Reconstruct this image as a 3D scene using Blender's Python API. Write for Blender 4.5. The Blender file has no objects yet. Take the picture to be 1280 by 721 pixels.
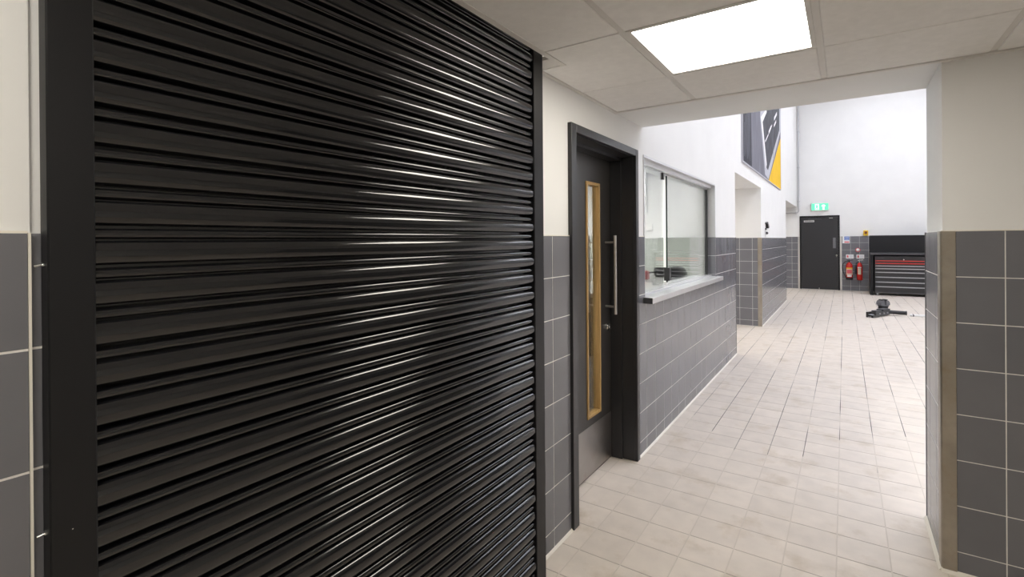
import bpy, math, random
from mathutils import Matrix, Vector
random.seed(4)
SC = bpy.context.scene
COL = SC.collection

# ------------------------------------------------------------------ camera
FPX, YAW, PITCH, ROLL, CY = 616.726, 0.592817, -0.001915, -0.007344, 302.145
cam_d = bpy.data.cameras.new('camera')
cam = bpy.data.objects.new('camera', cam_d)
COL.objects.link(cam)
cam_d.sensor_width = 36.0
cam_d.lens = FPX / 1280 * 36.0
cam_d.shift_y = -(360.5 - CY) / 1280
cam_d.clip_start = 0.02
f = Vector((-math.sin(YAW), math.cos(YAW), 0)); r = Vector((math.cos(YAW), math.sin(YAW), 0)); u = Vector((0, 0, 1))
f2 = f * math.cos(PITCH) + u * math.sin(PITCH); u2 = u * math.cos(PITCH) - f * math.sin(PITCH)
r2 = r * math.cos(ROLL) + u2 * math.sin(ROLL); u3 = u2 * math.cos(ROLL) - r * math.sin(ROLL)
mw = Matrix.Identity(4)
for i in range(3):
    mw[i][0] = r2[i]; mw[i][1] = u3[i]; mw[i][2] = -f2[i]
mw.translation = (0, 0, 1.472)
cam.matrix_world = mw
SC.camera = cam

# ------------------------------------------------------------------ world, exposure, lamp strengths
world = bpy.data.worlds.new('world')
SC.world = world
world.use_nodes = True
world.node_tree.nodes['Background'].inputs[0].default_value = (0.8, 0.85, 0.9, 1)
world.node_tree.nodes['Background'].inputs[1].default_value = 0.05
SC.view_settings.view_transform = 'Standard'
SC.view_settings.look = 'None'
SC.view_settings.gamma = 1.0
SC.view_settings.use_curve_mapping = False
SC.view_settings.exposure = 0.0
LOBBY_LAMP = 15.2
LOBBY_TINT = (1.0, 0.94, 0.84)
HALL_LAMP = 23.2
HALL_TINT = (0.93, 0.955, 1.06)
OFFICE_LAMP = 150.0
PASSAGE_LAMP = 17.0

# ------------------------------------------------------------------ materials
def mat(name, col, rough=0.5, metal=0.0, var=0.0, vscale=6.0, bump=0.0, bscale=80.0, rnd=0.0, stretch=None, spec=0.5, emit=None, estr=0.0, coat=0.0, stain=None):
    m = bpy.data.materials.new(name); m.use_nodes = True
    nt = m.node_tree; N = nt.nodes; L = nt.links
    b = N['Principled BSDF']
    b.inputs['Roughness'].default_value = rough
    b.inputs['Metallic'].default_value = metal
    b.inputs['Specular IOR Level'].default_value = spec
    b.inputs['Coat Weight'].default_value = coat
    b.inputs['Base Color'].default_value = (*col, 1)
    if emit:
        b.inputs['Emission Color'].default_value = (*emit, 1); b.inputs['Emission Strength'].default_value = estr
    geo = N.new('ShaderNodeNewGeometry')
    vec = geo.outputs['Position']
    if stretch:
        mp = N.new('ShaderNodeMapping'); mp.inputs['Scale'].default_value = stretch
        L.new(vec, mp.inputs['Vector']); vec = mp.outputs['Vector']
    sock = None
    if var > 0:
        nz = N.new('ShaderNodeTexNoise'); nz.inputs['Scale'].default_value = vscale; nz.inputs['Detail'].default_value = 5
        L.new(vec, nz.inputs['Vector'])
        mr = N.new('ShaderNodeMapRange'); mr.inputs[1].default_value = 0.3; mr.inputs[2].default_value = 0.7
        mr.inputs[3].default_value = 1 - var; mr.inputs[4].default_value = 1 + var
        L.new(nz.outputs['Fac'], mr.inputs[0]); sock = mr.outputs[0]
    if rnd > 0:
        oi = N.new('ShaderNodeObjectInfo')
        mr = N.new('ShaderNodeMapRange'); mr.inputs[3].default_value = 1 - rnd; mr.inputs[4].default_value = 1 + rnd
        L.new(oi.outputs['Random'], mr.inputs[0])
        if sock:
            mu = N.new('ShaderNodeMath'); mu.operation = 'MULTIPLY'
            L.new(sock, mu.inputs[0]); L.new(mr.outputs[0], mu.inputs[1]); sock = mu.outputs[0]
        else:
            sock = mr.outputs[0]
    colsock = None
    if sock:
        vm = N.new('ShaderNodeVectorMath'); vm.operation = 'SCALE'
        vm.inputs[0].default_value = col
        L.new(sock, vm.inputs['Scale']); colsock = vm.outputs[0]
    if stain:
        scol, sscale, lo, hi = stain
        nz = N.new('ShaderNodeTexNoise'); nz.inputs['Scale'].default_value = sscale; nz.inputs['Detail'].default_value = 7
        nz.inputs['Roughness'].default_value = 0.65
        L.new(vec, nz.inputs['Vector'])
        mr = N.new('ShaderNodeMapRange'); mr.inputs[1].default_value = lo; mr.inputs[2].default_value = hi
        L.new(nz.outputs['Fac'], mr.inputs[0])
        mx = N.new('ShaderNodeMix'); mx.data_type = 'RGBA'
        L.new(mr.outputs[0], mx.inputs[0])
        if colsock: L.new(colsock, mx.inputs[6])
        else: mx.inputs[6].default_value = (*col, 1)
        mx.inputs[7].default_value = (*scol, 1)
        colsock = mx.outputs[2]
    if colsock: L.new(colsock, b.inputs['Base Color'])
    if bump > 0:
        nz = N.new('ShaderNodeTexNoise'); nz.inputs['Scale'].default_value = bscale; nz.inputs['Detail'].default_value = 3
        L.new(vec, nz.inputs['Vector'])
        bp = N.new('ShaderNodeBump'); bp.inputs['Strength'].default_value = bump; bp.inputs['Distance'].default_value = 0.002
        L.new(nz.outputs['Fac'], bp.inputs['Height']); L.new(bp.outputs[0], b.inputs['Normal'])
    return m

def emat(name, col, strength):
    m = bpy.data.materials.new(name); m.use_nodes = True
    nt = m.node_tree; nt.nodes.clear()
    e = nt.nodes.new('ShaderNodeEmission'); e.inputs[0].default_value = (*col, 1); e.inputs[1].default_value = strength
    o = nt.nodes.new('ShaderNodeOutputMaterial'); nt.links.new(e.outputs[0], o.inputs[0])
    return m

def glassmat(name, tint, refl=1.0):
    m = bpy.data.materials.new(name); m.use_nodes = True
    nt = m.node_tree; nt.nodes.clear()
    t = nt.nodes.new('ShaderNodeBsdfTransparent'); t.inputs[0].default_value = (*tint, 1)
    g = nt.nodes.new('ShaderNodeBsdfGlossy'); g.inputs['Roughness'].default_value = 0.01
    fr = nt.nodes.new('ShaderNodeFresnel'); fr.inputs[0].default_value = 1.45
    mu = nt.nodes.new('ShaderNodeMath'); mu.operation = 'MULTIPLY'; mu.inputs[1].default_value = refl
    mx = nt.nodes.new('ShaderNodeMixShader'); o = nt.nodes.new('ShaderNodeOutputMaterial')
    nt.links.new(fr.outputs[0], mu.inputs[0]); nt.links.new(mu.outputs[0], mx.inputs[0])
    nt.links.new(t.outputs[0], mx.inputs[1]); nt.links.new(g.outputs[0], mx.inputs[2]); nt.links.new(mx.outputs[0], o.inputs[0])
    return m

M = {}
M['plaster'] = mat('white_plaster', (0.80, 0.80, 0.79), 0.7, var=0.02, vscale=2.5, bump=0.05, bscale=120)
M['ceil_tile'] = mat('ceiling_tile_board', (0.88, 0.865, 0.845), 0.9, var=0.03, vscale=30, bump=0.25, bscale=260)
M['ceil_bar'] = mat('ceiling_bar_paint', (0.74, 0.72, 0.69), 0.5)
M['tile'] = mat('grey_wall_tile', (0.158, 0.158, 0.172), 0.22, var=0.05, vscale=5, rnd=0.05, bump=0.02, bscale=30)
M['tile_pale'] = mat('pale_wall_tile', (0.56, 0.59, 0.55), 0.3, var=0.03, vscale=4)
M['grout'] = mat('wall_grout', (0.74, 0.72, 0.69), 0.85, var=0.05, vscale=20)
M['bead'] = mat('cream_sealant', (0.80, 0.76, 0.68), 0.5)
M['floor_tile'] = mat('beige_floor_tile', (0.705, 0.635, 0.562), 0.42, var=0.06, vscale=9, rnd=0.035, bump=0.12, bscale=140,
                      stain=((0.52, 0.43, 0.32), 3.6, 0.54, 0.80))
M['black'] = mat('black_powder_coat', (0.0060, 0.0062, 0.0075), 0.42, spec=0.35, bump=0.05, bscale=300)
M['shutter'] = mat('black_gloss_shutter', (0.0085, 0.0088, 0.0105), 0.105, spec=0.7)
M['door_frame'] = mat('charcoal_frame_paint', (0.022, 0.022, 0.024), 0.32)
M['door_leaf'] = mat('charcoal_door_laminate', (0.036, 0.033, 0.031), 0.36, var=0.06, vscale=8)
M['steel'] = mat('brushed_steel', (0.62, 0.60, 0.57), 0.33, 1.0, var=0.08, vscale=10, stretch=(6, 6, 0.6))
M['steel_worn'] = mat('worn_steel', (0.40, 0.365, 0.315), 0.42, 1.0, var=0.12, vscale=14, stain=((0.30, 0.25, 0.19), 7, 0.5, 0.75))
M['kick'] = mat('satin_kick_plate', (0.42, 0.40, 0.385), 0.36, 1.0, var=0.10, vscale=6, stain=((0.33, 0.28, 0.25), 6, 0.52, 0.8))
M['chrome'] = mat('polished_steel', (0.75, 0.74, 0.72), 0.16, 1.0)
M['zinc'] = mat('zinc_bolt', (0.72, 0.74, 0.74), 0.25, 1.0)
M['alu'] = mat('satin_aluminium', (0.66, 0.66, 0.67), 0.38, 0.8)
M['sill'] = mat('brushed_sill_steel', (0.70, 0.70, 0.70), 0.30, 0.7, var=0.04, vscale=8)
M['oak'] = mat('oak_bead', (0.46, 0.285, 0.105), 0.42, var=0.22, vscale=16, stretch=(5, 5, 0.35))
M['glass'] = glassmat('clear_glass', (0.965, 0.98, 0.97), 0.7)
M['glass_edge'] = mat('dark_green_glass_edge', (0.012, 0.028, 0.024), 0.12)
M['rubber'] = mat('black_rubber', (0.014, 0.014, 0.015), 0.5)
M['plastic_black'] = mat('black_plastic', (0.02, 0.02, 0.021), 0.32)
M['pad_grey'] = mat('grey_rubber_pad', (0.15, 0.15, 0.16), 0.5)
M['dark_grey'] = mat('dark_grey_metal', (0.07, 0.07, 0.075), 0.4, 0.3)
M['red'] = mat('red_enamel', (0.56, 0.018, 0.014), 0.25)
M['red_trim'] = mat('red_drawer_trim', (0.50, 0.03, 0.022), 0.35)
M['silver'] = mat('silver_drawer_pull', (0.36, 0.36, 0.37), 0.4, 0.4)
M['white'] = mat('white_plastic', (0.80, 0.80, 0.79), 0.4)
M['cream'] = mat('cream_label', (0.75, 0.62, 0.46), 0.6)
M['yellow'] = mat('yellow_plastic', (0.80, 0.50, 0.02), 0.4)
M['blue'] = mat('blue_print', (0.03, 0.13, 0.52), 0.5)
M['maroon'] = mat('dark_red_button', (0.14, 0.012, 0.012), 0.4)
M['pink'] = mat('red_print', (0.62, 0.10, 0.12), 0.5)
M['green_sign'] = mat('green_lit_sign', (0.02, 0.45, 0.24), 0.4, emit=(0.22, 0.85, 0.55), estr=0.75)
M['white_sign'] = mat('white_lit_sign', (0.85, 0.9, 0.88), 0.4, emit=(0.85, 1.0, 0.93), estr=0.55)
M['grey_pipe'] = mat('grey_conduit', (0.52, 0.52, 0.53), 0.35, 0.5)
M['post_dark'] = mat('print_dark', (0.06, 0.062, 0.074), 0.75, spec=0.12, var=0.5, vscale=7, stretch=(1, 3, 0.6))
M['post_mid'] = mat('print_mid_grey', (0.20, 0.20, 0.235), 0.75, spec=0.12, var=0.16, vscale=3, stretch=(1, 1.5, 0.5))
M['post_panel'] = mat('print_panel_grey', (0.095, 0.097, 0.11), 0.75, spec=0.12, var=0.25, vscale=5)
M['post_light'] = mat('print_light_grey', (0.50, 0.50, 0.55), 0.75, spec=0.12)
M['post_white'] = mat('print_white', (0.82, 0.82, 0.84), 0.75, spec=0.12)
M['post_yellow'] = mat('print_yellow', (0.80, 0.50, 0.035), 0.75, spec=0.12, var=0.06, vscale=3)
M['counter'] = mat('grey_counter', (0.42, 0.42, 0.40), 0.4)
M['hall_paint'] = M['plaster']

# grout under the floor tiles: long joints of the hall hold dirt in patches
def floor_bed():
    m = mat('floor_joint', (0.56, 0.50, 0.43), 0.85)
    nt = m.node_tree; N = nt.nodes; L = nt.links; b = N['Principled BSDF']
    geo = N.new('ShaderNodeNewGeometry'); sp = N.new('ShaderNodeSeparateXYZ'); L.new(geo.outputs['Position'], sp.inputs[0])
    def math_(op, a, v):
        n = N.new('ShaderNodeMath'); n.operation = op
        if hasattr(a, 'links'): L.new(a, n.inputs[0])
        else: n.inputs[0].default_value = a
        if hasattr(v, 'links'): L.new(v, n.inputs[1])
        else: n.inputs[1].default_value = v
        return n.outputs[0]
    k = math_('MULTIPLY', math_('ADD', sp.outputs['X'], 0.037), 1 / 0.2035)
    fr = math_('ABSOLUTE', math_('SUBTRACT', k, math_('ROUND', k, 0)), 0)
    near = math_('LESS_THAN', fr, 0.02)
    wn = N.new('ShaderNodeTexWhiteNoise'); wn.noise_dimensions = '1D'; L.new(math_('ROUND', k, 0), wn.inputs['W'])
    inhall = math_('GREATER_THAN', sp.outputs['Y'], math_('ADD', math_('MULTIPLY', wn.outputs['Value'], 1.1), 3.68))
    nz = N.new('ShaderNodeTexNoise'); nz.inputs['Scale'].default_value = 1.0; nz.inputs['Detail'].default_value = 3
    mp = N.new('ShaderNodeMapping'); mp.inputs['Scale'].default_value = (4.9, 0.9, 1); L.new(geo.outputs['Position'], mp.inputs[0]); L.new(mp.outputs[0], nz.inputs['Vector'])
    mr = N.new('ShaderNodeMapRange'); mr.inputs[1].default_value = 0.40; mr.inputs[2].default_value = 0.56; L.new(nz.outputs['Fac'], mr.inputs[0])
    fac = math_('MULTIPLY', math_('MULTIPLY', near, inhall), mr.outputs[0])
    mx = N.new('ShaderNodeMix'); mx.data_type = 'RGBA'; L.new(fac, mx.inputs[0])
    lt = N.new('ShaderNodeMix'); lt.data_type = 'RGBA'; L.new(near, lt.inputs[0])
    lt.inputs[6].default_value = (0.40, 0.35, 0.30, 1); lt.inputs[7].default_value = (0.64, 0.58, 0.51, 1); L.new(lt.outputs[2], mx.inputs[6]); mx.inputs[7].default_value = (0.03, 0.028, 0.027, 1)
    L.new(mx.outputs[2], b.inputs['Base Color'])
    return m
M['floor_bed'] = floor_bed()

# ------------------------------------------------------------------ mesh helpers
class MB:
    def __init__(s): s.v = []; s.f = []
    def box(s, x0, x1, y0, y1, z0, z1):
        i = len(s.v)
        s.v += [(x, y, z) for z in (z0, z1) for y in (y0, y1) for x in (x0, x1)]
        s.f += [tuple(i + k for k in q) for q in ((0, 2, 3, 1), (4, 5, 7, 6), (0, 1, 5, 4), (2, 6, 7, 3), (0, 4, 6, 2), (1, 3, 7, 5))]
        return s
    def cbox(s, x0, x1, y0, y1, z0, z1, c):
        # box with every edge chamfered
        ax = ((x0, x1), (y0, y1), (z0, z1)); i = len(s.v); idx = {}
        for a in range(3):
            for sg in (0, 1):
                for p in (0, 1):
                    for q in (0, 1):
                        co = [0, 0, 0]; b_, c_ = (a + 1) % 3, (a + 2) % 3
                        co[a] = ax[a][sg]; co[b_] = ax[b_][p] + (c if p == 0 else -c); co[c_] = ax[c_][q] + (c if q == 0 else -c)
                        idx[(a, sg, p, q)] = len(s.v); s.v.append(tuple(co))
        def key(a, corner):
            return idx[(a, corner[a], corner[(a + 1) % 3], corner[(a + 2) % 3])]
        for a in range(3):
            for sg in (0, 1):
                q = [idx[(a, sg, 0, 0)], idx[(a, sg, 1, 0)], idx[(a, sg, 1, 1)], idx[(a, sg, 0, 1)]]
                s.f.append(tuple(q if sg else q[::-1]))
        for a in range(3):
            b_, c_ = (a + 1) % 3, (a + 2) % 3
            for p in (0, 1):
                for q in (0, 1):
                    c0 = [0, 0, 0]; c1 = [0, 0, 0]; c0[b_] = c1[b_] = p; c0[c_] = c1[c_] = q; c1[a] = 1
                    fc = [key(b_, c0), key(b_, c1), key(c_, c1), key(c_, c0)]
                    s.f.append(tuple(fc if (p ^ q) else fc[::-1]))
        for p in (0, 1):
            for q in (0, 1):
                for t in (0, 1):
                    cn = (p, q, t); fc = [key(0, cn), key(1, cn), key(2, cn)]
                    s.f.append(tuple(fc if (p + q + t) % 2 else fc[::-1]))
        return s
    def prism(s, pts, axis, lo, hi):
        # pts: 2-D polygon in the two other axes (x:(y,z) y:(x,z) z:(x,y))
        i = len(s.v); n = len(pts)
        def co(p, d):
            return (d, p[0], p[1]) if axis == 'x' else ((p[0], d, p[1]) if axis == 'y' else (p[0], p[1], d))
        s.v += [co(p, lo) for p in pts] + [co(p, hi) for p in pts]
        s.f.append(tuple(i + k for k in range(n))[::-1]); s.f.append(tuple(i + n + k for k in range(n)))
        s.f += [(i + k, i + (k + 1) % n, i + n + (k + 1) % n, i + n + k) for k in range(n)]
        return s
    def tube(s, path, rad, n=10, closed=False):
        P = [Vector(p) for p in path]; R = rad if isinstance(rad, (list, tuple)) else [rad] * len(P)
        i = len(s.v); up = None; m = len(P)
        for k, p in enumerate(P):
            a = P[(k - 1) % m] if (closed or k) else P[k]; b = P[(k + 1) % m] if (closed or k < m - 1) else P[k]
            t = (b - a).normalized()
            if up is None:
                up = Vector((0, 0, 1)) if abs(t.z) < 0.9 else Vector((1, 0, 0))
            e1 = (up - t * up.dot(t)).normalized(); e2 = t.cross(e1); up = e1
            for j in range(n):
                an = 2 * math.pi * j / n
                s.v.append(tuple(p + (e1 * math.cos(an) + e2 * math.sin(an)) * R[k]))
        for k in range(m if closed else m - 1):
            for j in range(n):
                a = i + k * n; b = i + ((k + 1) % m) * n
                s.f.append((a + j, a + (j + 1) % n, b + (j + 1) % n, b + j))
        if not closed:
            s.f.append(tuple(i + j for j in range(n))[::-1]); s.f.append(tuple(i + (m - 1) * n + j for j in range(n)))
        return s
    def cyl(s, p0, p1, rad, n=16): return s.tube([p0, p1], rad, n)
    def lathe(s, prof, cx, cy, n=24):
        # prof: (radius, z) from bottom to top
        return s.tube([(cx, cy, z + k * 1e-6) for k, (q, z) in enumerate(prof)], [max(q, 1e-4) for q, z in prof], n)
    def build(s, name, m, parent=None, smooth=None, loc=None):
        me = bpy.data.meshes.new(name); me.from_pydata(s.v, [], s.f); me.update()
        import bmesh
        bm = bmesh.new(); bm.from_mesh(me); bmesh.ops.recalc_face_normals(bm, faces=bm.faces); bm.to_mesh(me); bm.free()
        me.materials.append(M[m])
        if smooth:
            me.shade_smooth(); me.set_sharp_from_angle(angle=math.radians(smooth))
        o = bpy.data.objects.new(name, me); COL.objects.link(o)
        if parent: o.parent = parent
        if loc: o.location = loc
        return o

def tag(o, label=None, cat=None, group=None, kind=None):
    if label: o['label'] = label
    if cat: o['category'] = cat
    if group: o['group'] = group
    if kind: o['kind'] = kind
    return o
def empty(name, loc=(0, 0, 0)):
    o = bpy.data.objects.new(name, None); COL.objects.link(o); o.location = loc; o.empty_display_size = 0.1
    return o
def world_child(o, p):
    # parent o to p keeping the world coordinates it was built in
    o.parent = p; o.matrix_parent_inverse = Matrix.Translation(-p.location)
    return o
class Thing:
    # an Empty at the base, parts are built in world coordinates
    def __init__(s, name, loc, label, cat, group=None, kind=None):
        s.o = empty(name, loc); tag(s.o, label, cat, group, kind)
    def part(s, mb, name, m, smooth=None, parent=None, label=None):
        o = mb.build(name, m, None, smooth)
        world_child(o, s.o) if parent is None else setattr(o, 'parent', parent)
        if label: o['label'] = label
        return o
def struct(mb, name, m, label, cat, smooth=None):
    return tag(mb.build(name, m, None, smooth), label, cat, None, 'structure')

def subtract(rects, h):
    out = []
    for (a, b, c, d) in rects:
        a2, b2, c2, d2 = max(a, h[0]), min(b, h[1]), max(c, h[2]), min(d, h[3])
        if a2 >= b2 - 1e-6 or c2 >= d2 - 1e-6:
            out.append((a, b, c, d)); continue
        if a2 > a: out.append((a, a2, c, d))
        if b2 < b: out.append((b2, b, c, d))
        if c2 > c: out.append((a2, b2, c, c2))
        if d2 < d: out.append((a2, b2, d2, d))
    return [q for q in out if q[1] - q[0] > 1e-4 and q[3] - q[2] > 1e-4]

_tm = {}
def tile_geom(axis, w, h, t, bev):
    mb = MB(); a, b = w / 2, h / 2; c = bev
    pts = [(-a, -b, -t), (a, -b, -t), (a, b, -t), (-a, b, -t), (-a, -b, -c), (a, -b, -c), (a, b, -c), (-a, b, -c),
           (-a + c, -b + c, 0), (a - c, -b + c, 0), (a - c, b - c, 0), (-a + c, b - c, 0)]
    fs = [(8, 9, 10, 11)] + [(k, (k + 1) % 4, (k + 1) % 4 + 4, k + 4) for k in range(4)] + [(k + 4, (k + 1) % 4 + 4, (k + 1) % 4 + 8, k + 8) for k in range(4)]
    def co(p):
        uu, vv, nn = p
        if axis == '+x': return (nn, uu, vv)
        if axis == '-x': return (-nn, -uu, vv)
        if axis == '-y': return (uu, -nn, vv)
        return (uu, vv, nn)
    return [co(p) for p in pts], fs
def tile_mesh(axis, w, h, t, bev, m):
    k = (axis, round(w, 4), round(h, 4), m)
    if k not in _tm:
        v, fs = tile_geom(axis, w, h, t, bev)
        me = bpy.data.meshes.new('tile'); me.from_pydata(v, [], fs); me.materials.append(M[m]); _tm[k] = me
    return _tm[k]
def lay_tiles(parent, axis, plane, rects, limit, key, m='tile', t=0.008, bev=0.0006, jitter=0.0):
    """rects (u0,u1,v0,v1): the `limit` best by key become tile objects, the rest one joined part"""
    rects = sorted(rects, key=key)
    def pos(uu, vv, d):
        if axis in ('+x', '-x'): return (plane + d * (1 if axis == '+x' else -1), uu, vv)
        if axis == '-y': return (uu, plane - d, vv)
        return (uu, vv, plane + d)
    rest = MB()
    for n, (a, b, c, d) in enumerate(rects):
        w, h = b - a, d - c
        if w < 0.006 or h < 0.006: continue
        p = pos((a + b) / 2, (c + d) / 2, random.uniform(-jitter, jitter))
        bv = min(bev, w / 3, h / 3)
        if n < limit:
            o = bpy.data.objects.new('tile', tile_mesh(axis, w, h, t, bv, m)); COL.objects.link(o)
            o.parent = parent; o.location = p
        else:
            v, fs = tile_geom(axis, w, h, t, bv); i = len(rest.v)
            rest.v += [(q[0] + p[0], q[1] + p[1], q[2] + p[2]) for q in v]; rest.f += [tuple(i + k for k in q) for q in fs]
    if rest.v:
        o = rest.build('distant_tiles', m, parent); o['kind'] = 'stuff'
def cells(u0, u1, v0, v1, uo, vo, pu, pv, gap, holes=(), trim=True):
    out = []
    ku = math.floor((u0 - uo) / pu); 
    while uo + ku * pu < u1 - 1e-6:
        a = max(u0, uo + ku * pu + gap / 2); b = min(u1, uo + (ku + 1) * pu - gap / 2); ku += 1
        if b - a < 0.006: continue
        kv = math.floor((v0 - vo) / pv)
        while vo + kv * pv < v1 - 1e-6:
            c = max(v0, vo + kv * pv + gap / 2); d = min(v1, vo + (kv + 1) * pv - gap / 2); kv += 1
            if d - c < 0.006: continue
            rs = [(a, b, c, d)]
            for h in holes: rs = subtract(rs, h)
            out += rs
    return out

# ------------------------------------------------------------------ key planes
XT, XP = -1.155, -1.163          # tile face and plaster face of the long left wall
TOP = 1.495                      # top of the wall tiling
YR = 2.866                       # lobby face of the wall with the big opening
YB = 3.36                        # hall face of that wall
XR = 0.352                       # right reveal of the opening
YF = 16.85                       # end wall of the hall
HC = 6.2                         # hall ceiling
LC = 2.25                        # lobby ceiling
X1, Y0 = 2.6, -2.6               # lobby limits beside and behind the viewer
HX = 9.0
VO = TOP - 1.4

# ------------------------------------------------------------------ floor
flo = struct(MB().box(-4.8, HX + 0.2, Y0 - 0.2, YF + 0.2, -0.15, -0.0010), 'floor', 'floor_bed', 'beige square floor tiles running from the lobby into the bright hall', 'floor')
FP, FX, FY = 0.2035, -0.037, 3.137
areas = [(XT, XR, 1.2, YB), (XR, X1, 1.2, YR), (XT, X1, Y0, 1.2), (XT, HX, YB, YF), (-3.2, XT, 6.863, 9.22), (-3.5, XT, 13.5, YF), (-1.37, XT, 2.27, 3.18)]
fr = []
for a in areas: fr += cells(*a, FX, FY, FP, FP, 0.0045)
def fkey(q):
    x, y = (q[0] + q[1]) / 2, (q[2] + q[3]) / 2
    vis = 1.25 < y and x < 0.110 * y + 0.14 and x > -1.4 and not (x > XR and y < YB)
    return (0 if vis else 1, y)
lay_tiles(flo, '+z', 0.0, fr, 300, fkey, 'floor_tile', 0.0022, 0.0005, 0.0002)

# ------------------------------------------------------------------ left wall with its openings
holes = [(Y0, 1.84, 0, 2.46), (2.262, 3.19, 0, 2.052), (3.37, 5.66, 1.045, 2.066), (6.863, 9.228, 0, 2.335), (13.5, YF, 0, 2.405)]
rs = [(Y0, YF, 0, HC)]
for h in holes: rs = subtract(rs, h)
mb = MB()
for (a, b, c, d) in rs: mb.box(-1.425, XP, a, b, c, d)
mb.box(-1.425, -1.113, Y0, 0.2305, 0, 2.46).box(-1.425, -1.120, 0.2305, 0.262, 0, 2.46)
wl = struct(mb, 'wall_left', 'plaster', 'long left wall, white plaster above grey tiles, with doors and hatch', 'wall')
RX = -1.120   # face of the shallow step beside the shutter guide
zones = [(1.845, 2.236), (3.214, 6.855), (9.224, 13.497)]
th = [(3.37, 5.66, 1.03, 3)]
tr = []; gb = MB()
for (a, b) in zones:
    uo = 2.06 if b < 3 else 3.395
    tr += cells(a, b, 0.004, TOP, uo, VO, 0.2, 0.2, 0.004, th)
    for (p, q, c, d) in subtract([(a, b, 0, TOP - 0.002)], th[0]): gb.box(XP, XT - 0.0007, p, q, c, d)
gb.build('grout', 'grout', wl)
def wkey(q):
    y = (q[0] + q[1]) / 2
    return (1, 0) if y < -0.1 else (0, abs(y))
lay_tiles(wl, '+x', XT, tr, 300, wkey, 'tile', 0.0055, 0.0006, 0.0003)
VA = VO + 0.005
MB().box(-1.113, -1.1057, Y0, 0.226, 0, TOP - 0.006).build('grout', 'grout', wl)
lay_tiles(wl, '+x', -1.105, cells(Y0, 0.226, 0.004, TOP - 0.005, 0.12, VA, 0.2, 0.2, 0.004), 24, wkey, 'tile', 0.0055, 0.0006)
MB().box(RX, RX + 0.0054, 0.2303, 0.2445, 0, TOP - 0.006).build('grout', 'grout', wl)
lay_tiles(wl, '+x', RX + 0.006, cells(0.2315, 0.2445, 0.004, TOP - 0.005, 2.06, VA, 0.2, 0.2, 0.004), 20, wkey, 'tile', 0.005)
MB().box(-1.121, -1.104, 0.2264, 0.2302, 0, TOP - 0.004).build('edge_trim', 'bead', wl)
MB().box(XP - 0.02, XT + 0.002, 6.853, 6.864, 0, TOP + 0.001).build('edge_trim', 'door_frame', wl)
# light bead where tiling meets plaster
MB().box(-1.113, -1.1055, Y0, 0.226, TOP - 0.005, TOP - 0.001).build('tile_top_bead', 'bead', wl)
for (a, b) in ((1.855, 2.236), (3.214, 3.37), (5.66, 6.86), (9.22, 13.5)):
    MB().box(XP, XT - 0.0005, a, b, TOP - 0.001, TOP + 0.003).build('tile_top_bead', 'bead', wl)
# sealant bead along the floor
n = 0
for (a, b) in ((1.855, 2.238), (3.213, 6.86), (9.23, 13.5)):
    n += 1
    struct(MB().prism([(XT - 0.001, 0), (XT + 0.010, 0), (XT + 0.007, 0.005), (XT + 0.003, 0.009), (XT - 0.001, 0.012)], 'y', a, b),
           'baseboard_left', 'bead', ['cream sealant bead on the floor beside the roller shutter', 'cream sealant bead on the floor below the service hatch',
                                      'cream sealant bead on the floor past the side passage'][n - 1], 'trim')

# ------------------------------------------------------------------ wall with the big opening (right of the lobby)
mb = MB().box(XR + 0.008, HX, YR + 0.008, YB, 0, LC + 0.35)
mb.box(-1.163, HX, YR + 0.008, YB, LC + 0.004, HC)
wr = struct(mb, 'wall_right', 'plaster', 'wall with the wide opening, white plaster above dark grey tiles', 'wall')
rr = cells(0.403, X1, 0.004, TOP + 0.006, 0.5585, VO + 0.006, 0.2, 0.2, 0.004)
MB().box(0.403, X1, YR + 0.0007, YR + 0.008, 0, TOP + 0.004).build('grout', 'grout', wr)
lay_tiles(wr, '-y', YR, rr, 120, lambda q: q[0], 'tile', 0.0055, 0.0006, 0.0003)
MB().box(XR + 0.0007, XR + 0.008, 2.925, YB, 0, TOP + 0.004).build('grout', 'grout', wr)
lay_tiles(wr, '-x', XR, cells(2.93, YB - 0.004, 0.004, TOP + 0.006, 3.018, VO + 0.006, 0.2, 0.2, 0.004), 60, lambda q: q[0], 'tile', 0.0055, 0.0006)
MB().prism([(XR - 0.003, YR - 0.003 + 0.006), (XR - 0.001, YR - 0.001 + 0.001), (XR + 0.003, YR - 0.003), (0.402, YR - 0.003), (0.402, YR + 0.006), (XR + 0.006, YR + 0.006), (XR + 0.006, 2.93), (XR - 0.003, 2.93)],
           'z', 0.005, TOP + 0.005).build('corner_guard', 'steel_worn', wr)
MB().box(XR - 0.002, XR + 0.006, YB - 0.006, YB + 0.004, 0.005, TOP + 0.005).build('edge_trim', 'door_frame', wr)
MB().box(XR + 0.001, X1, YR - 0.0005, YR + 0.008, TOP + 0.005, TOP + 0.009).build('tile_top_bead', 'bead', wr)
struct(MB().prism([(XR + 0.001, 0), (XR - 0.013, 0), (XR - 0.009, 0.006), (XR - 0.004, 0.012), (XR + 0.001, 0.016)], 'y', YR - 0.004, YB), 'baseboard_right', 'bead', 'cream sealant bead on the floor inside the opening reveal', 'trim')
struct(MB().prism([(YR + 0.001, 0), (YR - 0.013, 0), (YR - 0.009, 0.006), (YR - 0.004, 0.012), (YR + 0.001, 0.016)], 'x', XR - 0.004, X1), 'baseboard_right', 'bead', 'cream sealant bead on the floor along the dark tiled wall', 'trim')

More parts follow.
